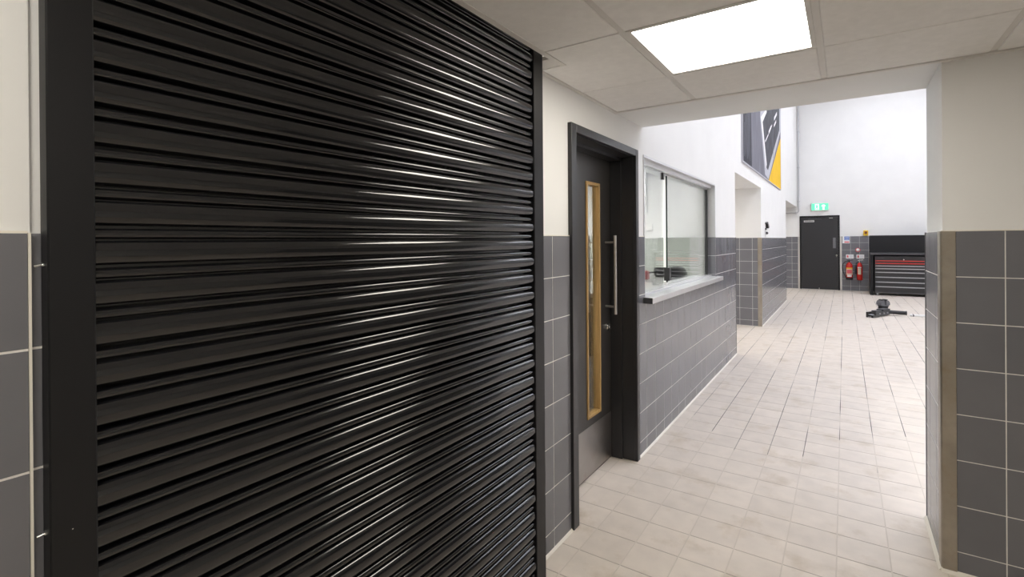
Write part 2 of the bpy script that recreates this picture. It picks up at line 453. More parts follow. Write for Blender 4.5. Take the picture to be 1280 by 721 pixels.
# unseen closing walls of the lobby
struct(MB().box(X1, X1 + 0.15, Y0, YR, 0, 2.6), 'wall_lobby_side', 'plaster', 'plain white lobby wall beside the viewer', 'wall')
struct(MB().box(-1.425, X1 + 0.15, Y0 - 0.15, Y0, 0, 2.6), 'wall_lobby_back', 'plaster', 'plain white lobby wall behind the viewer', 'wall')

# ------------------------------------------------------------------ hall shell
yj = [(-3.6, HX, 0, HC)]
mb = MB().box(-3.6, HX, YF + 0.008, YF + 0.2, 0, HC)
wf = struct(mb, 'wall_far', 'plaster', 'tall white end wall of the hall with grey tiled dado', 'wall')
TF = TOP + 0.035
tz = [(-3.5, -1.14), (-0.06, HX)]
tr = []; gb = MB()
for (a, b) in tz:
    tr += cells(a, b, 0.004, TF, 0.143, VO + 0.035, 0.2055, 0.2035, 0.004); gb.box(a, b, YF + 0.0007, YF + 0.008, 0, TF - 0.001)
gb.build('grout', 'grout', wf)
lay_tiles(wf, '-y', YF, tr, 240, lambda q: abs(q[0] - 0.2), 'tile', 0.0055, 0.0006)
for (a, b) in ((-1.14, -1.095), (-0.108, -0.06)):
    MB().box(a, b, YF - 0.003, YF + 0.008, 0.004, TF).build('corner_guard', 'steel', wf)
struct(MB().box(HX, HX + 0.2, YB, YF + 0.2, 0, HC), 'wall_hall_side', 'plaster', 'plain white far side wall of the hall', 'wall')
struct(MB().box(-1.425, HX + 0.2, YR, YF + 0.2, HC, HC + 0.15), 'ceiling_hall', 'plaster', 'high white ceiling of the hall', 'ceiling')

# side passage
mb = MB().box(-3.2, -1.425, 9.228, 9.4, 0, 2.5)
wp = struct(mb, 'wall_passage', 'plaster', 'tiled side wall of the passage, seen through its opening', 'wall')
MB().box(-3.2, -1.21, 9.2207, 9.228, 0, TOP - 0.001).build('grout', 'grout', wp)
lay_tiles(wp, '-y', 9.22, cells(-3.2, -1.213, 0.004, TOP, -1.297, VO, 0.2, 0.2, 0.004), 90, lambda q: -q[0], 'tile', 0.0055, 0.0006)
MB().prism([(-1.214, 9.217), (XT + 0.003, 9.217), (XT + 0.003, 9.275), (XT - 0.006, 9.275), (XT - 0.006, 9.226), (-1.214, 9.226)], 'z', 0.004, TOP).build('corner_guard', 'steel_worn', wp)
struct(MB().box(-3.35, -3.2, 6.66, 9.4, 0, 2.5), 'wall_passage_end', 'plaster', 'white end wall of the side passage', 'wall')
struct(MB().box(-3.35, -1.425, 6.66, 9.4, 2.34, 2.5), 'ceiling_passage', 'plaster', 'low white ceiling of the side passage', 'ceiling')
struct(MB().box(-3.6, -1.425, 13.35, 13.5, 0, 2.55), 'wall_bay', 'plaster', 'white side wall of the bay at the hall end', 'wall')
struct(MB().box(-3.75, -3.6, 13.35, YF + 0.2, 0, 2.55), 'wall_bay_end', 'plaster', 'white closing wall of the bay at the hall end', 'wall')
struct(MB().box(-3.6, -1.425, 13.35, YF, 2.41, 2.55), 'ceiling_bay', 'plaster', 'low white ceiling of the bay at the hall end', 'ceiling')

# office behind the hatch and door
M['carpet'] = mat('dark_office_carpet', (0.03, 0.03, 0.033), 0.95, var=0.2, vscale=60)
struct(MB().box(-4.6, -1.425, 2.05, 6.648, -0.0012, 0.003), 'floor_office', 'carpet', 'dark carpet floor of the office behind the door glass', 'floor')
wo = struct(MB().box(-4.6, -1.425, 6.66, 6.86, 0, 2.7), 'wall_office', 'plaster', 'office wall behind the hatch, white above a pale tiled dado', 'wall')
lay_tiles(wo, '-y', 6.648, cells(-4.6, -1.43, 0.004, TOP, -1.5, VO, 0.2, 0.2, 0.003), 140, lambda q: -q[0], 'tile_pale', 0.010, 0.001)
MB().box(-4.6, -1.43, 6.65, 6.66, 0, TOP - 0.001).build('grout', 'tile_pale', wo)
struct(MB().box(-4.75, -4.6, 1.9, 6.86, 0, 2.7), 'wall_office_side', 'plaster', 'white side wall of the office', 'wall')
struct(MB().box(-4.6, -1.425, 1.9, 2.05, 0, 2.7), 'wall_office_near', 'plaster', 'white near wall of the office', 'wall')
struct(MB().box(-4.75, -1.425, 1.9, 6.86, 2.5, 2.65), 'ceiling_office', 'plaster', 'white ceiling of the office', 'ceiling')

# ------------------------------------------------------------------ lobby ceiling
GX = [-1.03, -0.69, -0.078, 0.522, 1.122, 1.722, 2.322, X1]
GY = [Y0] + [2.372 - 0.602 * k for k in range(8, -1, -1)] + [2.846]
cl = struct(MB().box(-1.163, X1, Y0, YR + 0.008, 2.46, 2.6), 'ceiling', 'plaster', 'suspended lobby ceiling of pale square tiles', 'ceiling')
LIGHT_CELLS = {(1, 1.77)}
panels = []
for i in range(len(GX) - 1):
    for j in range(len(GY) - 1):
        x0, x1, y0, y1 = GX[i], GX[i + 1], GY[j], GY[j + 1]
        if (i == 1 and abs(y0 - 1.77) < 0.02) or (i == 1 and abs(y0 + 0.638) < 0.02) or (i == 4 and abs(y0 + 0.036) < 0.02):
            panels.append((x0, x1, y0, y1)); continue
        xa = x0 + 0.012 if i else x0
        if i == 0 and y0 > 1.6: xa = -1.14
        xb = x1 - 0.012
        ya, yb = y0 + 0.0035, y1 - 0.0035
        if i == 0 and abs(y0 - 1.77) < 0.02:
            m2 = MB().prism([(-1.018, ya), (xb, ya), (xb, yb), (xa, yb), (xa, 1.955), (-1.018, 1.955)], 'z', LC, LC + 0.015)
            m2.build('ceiling_tile', 'ceil_tile', cl)
        else:
            MB().cbox(xa, xb, ya, yb, LC, LC + 0.016, 0.003).build('ceiling_tile', 'ceil_tile', cl)
for x in GX[1:-1]:
    MB().box(x - 0.0115, x + 0.0115, Y0, 2.846, LC + 0.004, LC + 0.04).build('ceiling_bar', 'ceil_bar', cl)
for y in GY[1:-1]:
    mb = MB()
    for i in range(len(GX) - 1):
        xa = GX[i] + 0.0115 if i else (-1.14 if y > 1.95 else -1.02)
        mb.box(xa, GX[i + 1] - 0.0115, y - 0.006, y + 0.006, LC + 0.008, LC + 0.03)
    mb.build('ceiling_bar', 'ceil_bar', cl)
# perimeter angles
struct(MB().box(-1.163, X1, 2.850, YR + 0.008, LC - 0.004, LC + 0.03), 'trim_1', 'ceil_bar', 'pale edge angle where ceiling meets the opening wall', 'trim')
struct(MB().box(XP, -1.145, 1.955, 2.850, LC - 0.004, LC + 0.03), 'trim_2', 'ceil_bar', 'pale edge angle where ceiling meets the door wall', 'trim')
mb = MB().box(-1.045, -1.020, Y0, 1.955, LC - 0.002, LC + 0.10)
mb.box(-1.150, -1.045, 1.856, 1.95, LC + 0.003, LC + 0.02)
struct(mb, 'trim_3', 'ceil_bar', 'pale ceiling edge angle around the roller shutter slot', 'trim')

# lamps: lobby panels
M['panel_glow'] = emat('lobby_panel_glow', LOBBY_TINT, LOBBY_LAMP)
names = {0: 'square recessed light panel in the lobby ceiling beside the opening'}
for k, (x0, x1, y0, y1) in enumerate(sorted(panels, key=lambda q: -q[2])):
    lab = ['square lit ceiling panel between door and wide opening', 'square lit ceiling panel behind the viewer by the roller shutter', 'square lit ceiling panel behind the dark tiled wall corner'][k]
    t = Thing('ceiling_light', ((x0 + x1) / 2, (y0 + y1) / 2, LC), lab, 'ceiling light', 'lobby ceiling panels')
    a, b, c, d = x0 + 0.012, x1 - 0.012, y0 + 0.006, y1 - 0.006; w = 0.017
    mb = MB().box(a, a + w, c, d, LC + 0.001, LC + 0.02).box(b - w, b, c, d, LC + 0.001, LC + 0.02).box(a + w, b - w, c, c + w, LC + 0.001, LC + 0.02).box(a + w, b - w, d - w, d, LC + 0.001, LC + 0.02)
    t.part(mb, 'frame', 'ceil_bar')
    t.part(MB().box(a + w, b - w, c + w, d - w, LC + 0.006, LC + 0.02), 'diffuser', 'panel_glow')
# lamps: hall high bays
M['bay_glow'] = emat('hall_lamp_glow', HALL_TINT, HALL_LAMP)
k = 0
for x in (0.9, 3.6, 6.4):
    for y in (4.9, 8.2, 11.5, 14.8):
        k += 1
        t = Thing('high_bay_light', (x, y, HC - 0.3), 'rectangular high bay lamp hanging from the hall ceiling', 'lamp', 'hall high bay lamps')
        t.part(MB().box(x - 0.32, x + 0.32, y - 0.62, y + 0.62, HC - 0.28, HC - 0.18), 'housing', 'alu')
        t.part(MB().box(x - 0.30, x + 0.30, y - 0.60, y + 0.60, HC - 0.30, HC - 0.281), 'diffuser', 'bay_glow')
        t.part(MB().cyl((x, y, HC - 0.18), (x, y, HC - 0.0005), 0.012, 8), 'drop_rod', 'alu')
M['office_glow'] = emat('office_lamp_glow', (1.0, 0.98, 0.94), OFFICE_LAMP)
for (x, y, lab) in ((-2.9, 4.9, 'square lit panel on the office ceiling'), ):
    t = Thing('office_light', (x, y, 2.5), lab, 'ceiling light')
    t.part(MB().box(x - 0.31, x + 0.31, y - 0.31, y + 0.31, 2.47, 2.4995), 'frame', 'ceil_bar')
    t.part(MB().box(x - 0.29, x + 0.29, y - 0.29, y + 0.29, 2.462, 2.4699), 'diffuser', 'office_glow')
M['passage_glow'] = emat('passage_lamp_glow', (1.0, 0.92, 0.80), PASSAGE_LAMP)
for (x, y, z, lab) in ((-2.2, 7.9, 2.34, 'square lit panel on the side passage ceiling'), (-2.4, 15.1, 2.41, 'square lit panel on the ceiling of the end bay')):
    t = Thing('passage_light', (x, y, z), lab, 'ceiling light')
    t.part(MB().box(x - 0.31, x + 0.31, y - 0.31, y + 0.31, z - 0.03, z - 0.0005), 'frame', 'ceil_bar')
    t.part(MB().box(x - 0.29, x + 0.29, y - 0.29, y + 0.29, z - 0.038, z - 0.0301), 'diffuser', 'passage_glow')

# ------------------------------------------------------------------ roller shutter
sh = Thing('roller_shutter', (-1.15, 1.1, 0), 'closed black slatted roller shutter with glossy horizontal slats', 'roller shutter')
PITCHS = 0.0714
def lath_profile():
    pts = []
    def arc(zc, half, depth, base, n):
        for k in range(n + 1):
            a = math.pi * k / n
            pts.append((base + depth * max(math.sin(a), 0) ** 0.62, zc - half * math.cos(a)))
    pts.append((-0.017, -0.0660)); pts.append((-0.017, -0.0592))
    arc(-0.0366, 0.0222, 0.0190, 0.001, 28)
    pts.append((-0.008, -0.0148)); pts.append((-0.008, -0.0116))
    arc(-0.0014, 0.0096, 0.0130, 0.001, 16)
    pts.append((-0.017, 0.0087))
    return [(d, z * 0.974) for d, z in pts]
LX = -1.1030
mb = MB()
pr = lath_profile(); back = [(-0.022, pr[-1][1]), (-0.022, pr[0][1])]
mb.prism([(LX + d, z) for d, z in pr] + [(LX + d, z) for d, z in back], 'y', 0.298, 1.766)
slat = sh.part(mb, 'slat', 'shutter', 40)
for k in range(-12, 21):
    z = 1.4915 + k * PITCHS * 1.0
    if z > 2.44: continue
    o = slat if k == -12 else slat.copy()
    if k != -12: COL.objects.link(o); o.parent = sh.o; o.matrix_parent_inverse = slat.matrix_parent_inverse.copy()
    o.location = (0, 0.005 * (k % 2), z)
k = -13
while 1.4915 + k * PITCHS - 0.066 > 0.006:
    o = slat.copy(); COL.objects.link(o); o.parent = sh.o; o.matrix_parent_inverse = slat.matrix_parent_inverse.copy(); o.location = (0, 0.005 * (k % 2), 1.4915 + k * PITCHS); k -= 1
zb = 1.4915 + (k + 1) * PITCHS - 0.0645
sh.part(MB().cbox(LX - 0.02, LX + 0.016, 0.312, 1.766, 0.001, max(zb, 0.008), 0.0012), 'bottom_rail', 'black')
for (a, b, inn, outn) in ((0.2445, 0.3075, 0.325, 0), (1.775, 1.851, 1.757, 1)):
    g = sh.part(MB().cbox(-1.120 if not outn else -1.163, -1.0800, a, b, 0.0, 2.44, 0.0025), 'guide', 'black')
    sh.part(MB().box(-1.145, -1.1255, min(b, inn) if not outn else inn, max(a, inn) if outn else inn, 0.0, 2.44), 'guide_channel', 'rubber')
for z in (1.438, 0.995, 0.55, 0.10):
    sh.part(MB().cyl((-1.097, 0.2445, z), (-1.097, 0.2415, z), 0.0042, 6).cyl((-1.097, 0.2415, z), (-1.097, 0.2320, z - 0.0015), 0.0021, 8), 'bolt', 'zinc')
sh.part(MB().cyl((-1.0800, 0.273, 0.993), (-1.0790, 0.273, 0.993), 0.0010, 8), 'screw', 'zinc')

# ------------------------------------------------------------------ door beside the shutter
d1 = Thing('door_1', (-1.3, 2.73, 0), 'charcoal door with tall oak framed glass slot and steel pull handle', 'door', None, 'structure')
fz = 2.072
mb = MB()
mb.cbox(XP - 0.001, -1.140, 2.238, 2.296, 0.003, fz, 0.002).cbox(XP - 0.001, -1.140, 3.166, 3.213, 0.003, fz, 0.002).cbox(XP - 0.001, -1.140, 2.296, 3.166, 2.028, fz, 0.002)
mb.box(-1.40, XP - 0.001, 2.266, 2.298, 0.003, 2.045).box(-1.40, XP - 0.001, 3.168, 3.188, 0.003, 2.045).box(-1.40, XP - 0.001, 2.298, 3.168, 2.025, 2.045)
mb.box(-1.318, -1.243, 3.149, 3.168, 0.003, 2.025).box(-1.318, -1.243, 2.298, 2.318, 0.003, 2.025).box(-1.318, -1.243, 2.318, 3.149, 2.005, 2.025)
d1.part(mb, 'door_frame', 'door_frame')
mb = MB()
for q in subtract([(2.302, 3.164, 0.006, 2.020)], (2.775, 2.972, 0.366, 1.836)): mb.box(-1.365, -1.320, *q)
leaf = d1.part(mb, 'door_leaf', 'door_leaf')
def sub(mb, name, m, smooth=None, label=None):
    o = mb.build(name, m, None, smooth); o.parent = leaf; o.matrix_parent_inverse = (leaf.matrix_parent_inverse).inverted() @ Matrix.Identity(4) if False else Matrix.Identity(4)
    if label: o['label'] = label
    return o
mb = MB(); yo0, yo1, zo0, zo1, w = 2.773, 2.974, 0.364, 1.838, 0.018
mb.cbox(-1.360, -1.312, yo0, yo0 + w, zo0, zo1, 0.002).cbox(-1.360, -1.312, yo1 - w, yo1, zo0, zo1, 0.002)
mb.cbox(-1.360, -1.312, yo0 + w, yo1 - w, zo0, zo0 + w, 0.002).cbox(-1.360, -1.312, yo0 + w, yo1 - w, zo1 - w, zo1, 0.002)
sub(mb, 'vision_panel_frame', 'oak', None, 'oak bead around the glass slot')
sub(MB().box(-1.350, -1.344, yo0 + w, yo1 - w, zo0 + w, zo1 - w), 'glass_pane', 'glass')
sub(MB().box(-1.3198, -1.3182, 2.322, 3.146, 0.012, 0.314), 'kick_plate', 'kick', None, 'satin steel kick plate')
for sx, x0 in ((1, -1.320), (-1, -1.365)):
    xb = x0 + sx * 0.072
    mb = MB().cyl((xb, 3.062, 0.985), (xb, 3.062, 1.503), 0.0105, 16)
    for z in (1.457, 1.034): mb.cyl((x0, 3.070, z), (xb, 3.062, z), 0.0075, 12)
    sub(mb, 'pull_handle', 'steel', 40, 'brushed steel bar handle')
sub(MB().tube([(-1.320, 3.094, 0.894), (-1.312, 3.094, 0.894), (-1.310, 3.094, 0.894), (-1.300, 3.094, 0.894), (-1.297, 3.094, 0.894)], [0.025, 0.025, 0.016, 0.016, 0.008], 20), 'lock_cylinder', 'chrome', 40)
mb = MB().tube([(-1.320, 3.078, 1.563), (-1.3185, 3.078, 1.563)], 0.037, 28)
sub(mb, 'push_sign', 'dark_grey', 40, 'round grey push sign')
sub(MB().tube([(-1.3184, 3.078, 1.563), (-1.3178, 3.078, 1.563)], 0.030, 28), 'push_sign_face', 'door_leaf', 40)
sub(MB().box(-1.318, -1.3172, 3.074, 3.082, 1.548, 1.578).box(-1.318, -1.3172, 3.068, 3.088, 1.556, 1.562), 'push_sign_mark', 'dark_grey')

# ------------------------------------------------------------------ service hatch
w1 = Thing('window_1', (-1.2, 4.5, 1.04), 'glazed sliding service hatch with steel sill and aluminium head track', 'window', None, 'structure')
# head lining, jamb linings
mb = MB().box(-1.40, XT - 0.002, 3.37, 5.66, 2.050, 2.066)
mb.box(-1.225, -1.195, 3.372, 5.658, 2.020, 2.050).box(-1.262, -1.232, 3.372, 5.658, 2.012, 2.050)
w1.part(mb, 'head_track', 'alu')
mb = MB().box(-1.2625, XT - 0.002, 5.650, 5.660, TOP, 2.050).box(-1.40, XT - 0.002, 3.370, 3.380, 1.075, 2.050)
w1.part(mb, 'jamb_lining', 'alu')
w1.part(MB().box(-1.424, -1.2625, 5.648, 5.660, 1.0745, 2.0499), 'inner_jamb', 'plaster')
mb = MB()
for z0, z1 in ((1.078, VO + 1.0 - 0.002), (VO + 1.0 + 0.002, VO + 1.2 - 0.002), (VO + 1.2 + 0.002, TOP)):
    w1.part(MB().box(-1.262, XT - 0.002, 5.648, 5.660, z0, z1), 'tile', 'tile')
w1.part(MB().box(-1.262, XT - 0.003, 5.652, 5.660, 1.078, TOP - 0.001), 'grout', 'grout')
w1.part(MB().cbox(-1.262, -1.234, 5.6285, 5.6478, 1.092, 2.012, 0.002), 'gasket', 'rubber')
s = w1.part(MB().cbox(XT + 0.0005, -1.088, 3.330, 5.705, 1.032, 1.074, 0.003), 'sill', 'sill', None, None, 'brushed steel sill shelf')
w1.part(MB().box(-1.088 - 0.064, -1.0885, 3.3285, 3.3300, 1.033, 1.073), 'sill_end_cap', 'dark_grey')
w1.part(MB().box(-1.60, XT + 0.0005, 3.372, 5.658, 1.046, 1.074), 'inner_sill', 'sill')
w1.part(MB().box(-1.228, -1.192, 3.39, 5.645, 1.074, 1.086).box(-1.265, -1.23, 3.39, 5.645, 1.074, 1.090), 'bottom_track', 'alu')
w1.part(MB().box(-1.213, -1.207, 3.385, 3.985, 1.087, 2.018), 'glass_pane', 'glass')
w1.part(MB().box(-1.2535, -1.2435, 4.204, 5.628, 1.091, 2.012), 'glass_pane', 'glass')
w1.part(MB().box(-1.2545, -1.2425, 4.196, 4.204, 1.091, 2.012), 'glass_edge', 'glass_edge')
w1.part(MB().cbox(-1.272, -1.226, 4.192, 4.245, 1.125, 1.235, 0.003), 'lock_body', 'plastic_black')
w1.part(MB().cbox(-1.222, -1.200, 3.955, 3.99, 1.955, 2.012, 0.002), 'pane_clip', 'plastic_black')
w1.part(MB().cbox(-1.262, -1.238, 4.15, 4.20, 1.088, 1.118, 0.004), 'pane_shoe', 'chrome')

# ------------------------------------------------------------------ things in the office
t = Thing('office_counter', (-1.62, 4.55, 0), 'grey counter behind the service hatch', 'counter')
t.part(MB().cbox(-2.05, -1.602, 3.0, 5.95, 1.034, 1.074, 0.004), 'worktop', 'counter')
for y in (3.05, 5.86): t.part(MB().box(-2.0, -1.65, y, y + 0.04, 0.0032, 1.034), 'side_panel', 'counter')
cc = Thing('cable_coil', (-1.60, 5.36, 1.074), 'coiled thick black cable lying on the counter behind the hatch', 'cable')
def coil_path(a, b, z, ph, wob):
    return [(-1.585 + a * math.cos(q) + 0.008 * math.sin(2 * q + ph), 5.46 + b * math.sin(q), z + wob * math.sin(3 * q + ph)) for q in [2 * math.pi * k / 40 for k in range(40)]]
for k in range(4):
    cc.part(MB().tube(coil_path(0.145 - 0.012 * (k % 2), 0.25 - 0.02 * (k % 3), 1.0965 + 0.017 * k, k * 1.3, 0.004), 0.017, 8, True), 'cable_turn', 'rubber', 60)
cc.part(MB().tube([(-1.64, 5.25, 1.13), (-1.65, 5.06, 1.135), (-1.655, 4.97, 1.135), (-1.66, 4.93, 1.125)], 0.008, 8), 'cable_tail', 'rubber', 60)
t = Thing('red_connector', (-1.66, 4.87, 1.074), 'small red connector block at the end of the black cable', 'connector')
t.part(MB().cbox(-1.69, -1.63, 4.83, 4.90, 1.0745, 1.160, 0.006), 'body', 'red_trim')
t.part(MB().cyl((-1.66, 4.90, 1.125), (-1.66, 4.925, 1.125), 0.016, 12), 'strain_relief', 'rubber', 40)
t = Thing('light_switch', (-2.21, 6.65, 1.645), 'white switch plate on the office wall behind the hatch', 'switch')
t.part(MB().cbox(-2.252, -2.168, 6.634, 6.6599, 1.60, 1.69, 0.003), 'plate', 'ceil_tile')
t.part(MB().box(-2.225, -2.195, 6.630, 6.634, 1.625, 1.665), 'rocker', 'white')
t = Thing('cable_trunking', (-2.265, 6.65, 1.85), 'narrow grey cable trunking running up the office wall', 'trunking')
t.part(MB().cbox(-2.285, -2.245, 6.62, 6.6599, 1.85, 2.4995, 0.002), 'cover', 'grey_pipe')
t = Thing('office_cabinet', (-2.95, 5.95, 0), 'black office cabinet behind the door glass', 'cabinet')
t.part(MB().cbox(-3.5, -2.35, 5.75, 6.20, 0.0032, 0.88, 0.004), 'body', 'plastic_black')
for x in (-3.49, -2.92): t.part(MB().cbox(x, x + 0.56, 5.732, 5.7499, 0.05, 0.85, 0.003), 'door', 'plastic_black')
for k, (x, w, h, m, nm, lab) in enumerate(((-3.10, 0.11, 0.30, 'white', 'paper_box', 'white upright paper box on the black office cabinet'), (-2.97, 0.06, 0.20, 'dark_grey', 'spray_can', 'dark grey canister on the black office cabinet'),
                                       (-2.86, 0.13, 0.34, 'ceil_tile', 'parts_box', 'pale tall parts box on the black office cabinet'), (-2.70, 0.10, 0.22, 'white', 'notice_box', 'small white box at the end of the black office cabinet'))):
    t = Thing(nm, (x + w / 2, 5.9, 0.88), lab, 'box' if 'box' in nm else 'can')
    if 'can' in nm:
        t.part(MB().lathe([(w / 2, 0.8801), (w / 2, 0.88 + h * 0.8), (w / 4, 0.88 + h * 0.9), (w / 4, 0.88 + h)], x + w / 2, 5.9, 16), 'body', m, 40)
    else:
        t.part(MB().cbox(x, x + w, 5.85, 5.97, 0.8801, 0.88 + h, 0.003), 'carton', m)
        t.part(MB().box(x + 0.01, x + w - 0.01, 5.848, 5.85, 0.88 + h * 0.35, 0.88 + h * 0.55), 'label_strip', 'plastic_black')

# ------------------------------------------------------------------ hall: banner on the left wall
b = Thing('wall_banner', (-1.15, 9.75, 2.55), 'large grey and yellow printed banner board high on the white wall', 'banner')
b.part(MB().box(XP, -1.142, 7.36, 12.17, 2.545, 4.62), 'board', 'post_mid')
mb = MB().box(XP, -1.138, 7.345, 7.36, 2.53, 4.635).box(XP, -1.138, 12.17, 12.185, 2.53, 4.635).box(XP, -1.138, 7.36, 12.17, 2.53, 2.545).box(XP, -1.138, 7.36, 12.17, 4.62, 4.635)
b.part(mb, 'edge_frame', 'post_light')
def printed(pts, name, m, d): b.part(MB().prism(pts, 'x', -1.142, -1.142 + d), name, m)
printed([(7.36, 2.545), (8.12, 2.545), (8.05, 4.62), (7.36, 4.62)], 'print_dark_strip', 'post_dark', 0.0006)
for k in range(7):
    y = 7.46 + 0.085 * k
    printed([(y, 2.62 + 0.07 * (k % 3)), (y + 0.02, 2.62), (y + 0.06, 3.1 + 0.12 * k), (y + 0.035, 3.1 + 0.12 * k)], 'print_streak', 'post_mid', 0.0010)
printed([(9.62, 2.60), (10.08, 2.56), (12.17, 3.80), (12.17, 4.62), (9.55, 4.62), (9.05, 3.50)], 'print_panel_edge', 'post_light', 0.0005)
printed([(9.80, 2.74), (10.02, 2.72), (11.95, 3.80), (11.95, 4.62), (10.1, 4.62), (9.9, 3.80), (9.24, 3.48)], 'print_panel', 'post_panel', 0.0010)
printed([(9.74, 2.72), (9.84, 2.80), (9.34, 3.46), (9.88, 3.74), (9.86, 3.80), (9.12, 3.50)], 'print_panel_outline', 'post_white', 0.0014)
printed([(10.10, 2.56), (12.17, 3.80), (12.17, 3.62), (10.22, 2.545)], 'print_band', 'post_mid', 0.0010)
printed([(10.12, 2.545), (12.17, 2.545), (12.17, 3.66)], 'print_yellow_corner', 'post_yellow', 0.0014)
for (a, c, e, g, w) in ((9.66, 3.18, 10.10, 3.38, 0.035), (10.15, 3.42, 10.52, 3.60, 0.06), (10.50, 3.58, 10.66, 3.66, 0.03), (10.98, 3.70, 11.36, 3.87, 0.055), (11.0, 3.84, 11.5, 4.06, 0.07)):
    printed([(a, c - w / 2), (e, g - w / 2), (e, g + w / 2), (a, c + w / 2)], 'print_stroke', 'post_white', 0.0015)
printed([(10.80, 3.05), (10.84, 3.05), (10.80, 3.60), (10.76, 3.60)], 'print_stroke', 'post_mid', 0.0014)

# black bracket and socket
t = Thing('wall_bracket', (XP, 9.80, 1.66), 'small black hooked bracket with thin cable on the white wall', 'bracket')
t.part(MB().cbox(XP, -1.145, 9.735, 9.875, 1.635, 1.665, 0.003).prism([(9.735, 1.755), (9.80, 1.775), (9.96, 1.705), (9.975, 1.685), (9.95, 1.67), (9.86, 1.662), (9.83, 1.69), (9.80, 1.735), (9.735, 1.735)], 'x', XP, -1.12), 'hook', 'plastic_black')
t.part(MB().cyl((XP + 0.004, 9.755, TOP), (XP + 0.004, 9.755, 1.64), 0.004, 6), 'cable', 'grey_pipe')
t = Thing('wall_socket', (XP, 9.86, 1.57), 'tiny black cable outlet below the hooked bracket', 'socket')
t.part(MB().cbox(XP, -1.135, 9.845, 9.895, 1.555, 1.60, 0.004), 'body', 'plastic_black'); t.part(MB().cyl((-1.135, 9.87, 1.577), (-1.128, 9.87, 1.577), 0.012, 10), 'outlet', 'rubber')

# conduit in the far corner
t = Thing('conduit_pipe', (-1.12, 16.74, 2.2), 'grey conduit pipe in the far corner turning into the bay', 'pipe')
t.part(MB().tube([(-1.11, 16.76, HC - 0.001), (-1.11, 16.76, 2.42), (-1.11, 16.76, 2.34), (-1.115, 16.76, 2.28), (-1.14, 16.76, 2.25), (-1.18, 16.76, 2.235), (-3.4, 16.76, 2.235)], 0.021, 10), 'pipe', 'grey_pipe', 60)
for z in (2.55, 3.55, 4.6): t.part(MB().cbox(-1.14, -1.08, 16.73, YF - 0.001, z, z + 0.03, 0.003), 'clip', 'grey_pipe')
t.part(MB().cbox(-1.20, -1.155, 16.725, 16.80, 2.20, 2.27, 0.006), 'junction', 'grey_pipe')

# ------------------------------------------------------------------ far door, signs, extinguishers
d2 = Thing('door_2', (-0.6, YF, 0), 'plain black fire exit door in the far wall under green sign', 'door', None, 'structure')
x0, x1, zt = -1.093, -0.108, 2.135
d2.part(MB().cbox(x0, x0 + 0.04, YF - 0.02, YF + 0.06, 0, zt, 0.003).cbox(x1 - 0.04, x1, YF - 0.02, YF + 0.06, 0, zt, 0.003).cbox(x0 + 0.04, x1 - 0.04, YF - 0.02, YF + 0.06, zt - 0.045, zt, 0.003), 'door_frame', 'black')
l2 = d2.part(MB().cbox(x0 + 0.043, x1 - 0.043, YF - 0.012, YF + 0.04, 0.008, zt - 0.048, 0.003), 'door_leaf', 'door_frame')
def sub2(mb, name, m, label=None):
    o = mb.build(name, m); o.parent = l2
    if label: o['label'] = label
sub2(MB().cbox(-0.272, -0.205, YF - 0.016, YF - 0.0121, 1.195, 1.495, 0.001), 'push_plate', 'pad_grey')
sub2(MB().cyl((-0.185, YF - 0.0121, 0.99), (-0.185, YF - 0.03, 0.99), 0.026, 14), 'lock_cylinder', 'chrome')
sub2(MB().cbox(-0.985, -0.725, YF - 0.015, YF - 0.0121, 1.955, 2.005, 0.001), 'door_label', 'white', 'white text label')
for k in range(9): sub2(MB().box(-0.965 + 0.025 * k, -0.948 + 0.025 * k, YF - 0.0156, YF - 0.015, 1.968, 1.992), 'label_letter', 'dark_grey')
sub2(MB().cbox(-0.88, -0.54, YF - 0.05, YF - 0.0121, 2.025, 2.055, 0.004), 'closer_arm', 'dark_grey')
sub2(MB().cbox(-0.36, -0.27, YF - 0.03, YF - 0.0121, 2.05, 2.068, 0.002), 'maker_plate', 'steel')
sub2(MB().cbox(-0.62, -0.60, YF - 0.03, YF - 0.0121, 0.008, 0.05, 0.003), 'floor_bolt', 'steel')

t = Thing('exit_sign', (-0.58, YF, 2.27), 'green lit exit sign with white running figure above the black door', 'sign')
t.part(MB().cbox(-0.80, -0.365, YF - 0.06, YF + 0.008, 2.28, 2.50, 0.004), 'box', 'white')
t.part(MB().box(-0.79, -0.375, YF - 0.0612, YF - 0.0601, 2.292, 2.488), 'face', 'green_sign')
t.part(MB().box(-0.705, -0.60, YF - 0.0622, YF - 0.0613, 2.305, 2.475), 'pictogram_door', 'white_sign')
mb = MB().tube([(-0.655, YF - 0.0628, 2.446), (-0.655, YF - 0.0622, 2.446)], 0.014, 12)
mb.prism([(-0.675, 2.43), (-0.645, 2.432), (-0.63, 2.40), (-0.612, 2.395), (-0.615, 2.385), (-0.638, 2.39), (-0.645, 2.37), (-0.63, 2.35), (-0.632, 2.315), (-0.645, 2.315), (-0.648, 2.345), (-0.665, 2.36), (-0.69, 2.325), (-0.70, 2.33), (-0.675, 2.375), (-0.67, 2.405), (-0.69, 2.39), (-0.69, 2.40)], 'y', YF - 0.0628, YF - 0.0622)
t.part(mb, 'pictogram_figure', 'green_sign')
t.part(MB().prism([(-0.545, 2.40), (-0.535, 2.43), (-0.51, 2.452), (-0.475, 2.452), (-0.45, 2.43), (-0.44, 2.40), (-0.47, 2.40), (-0.47, 2.30), (-0.515, 2.30), (-0.515, 2.40)], 'y', YF - 0.0622, YF - 0.0613), 'pictogram_arrow', 'white_sign')

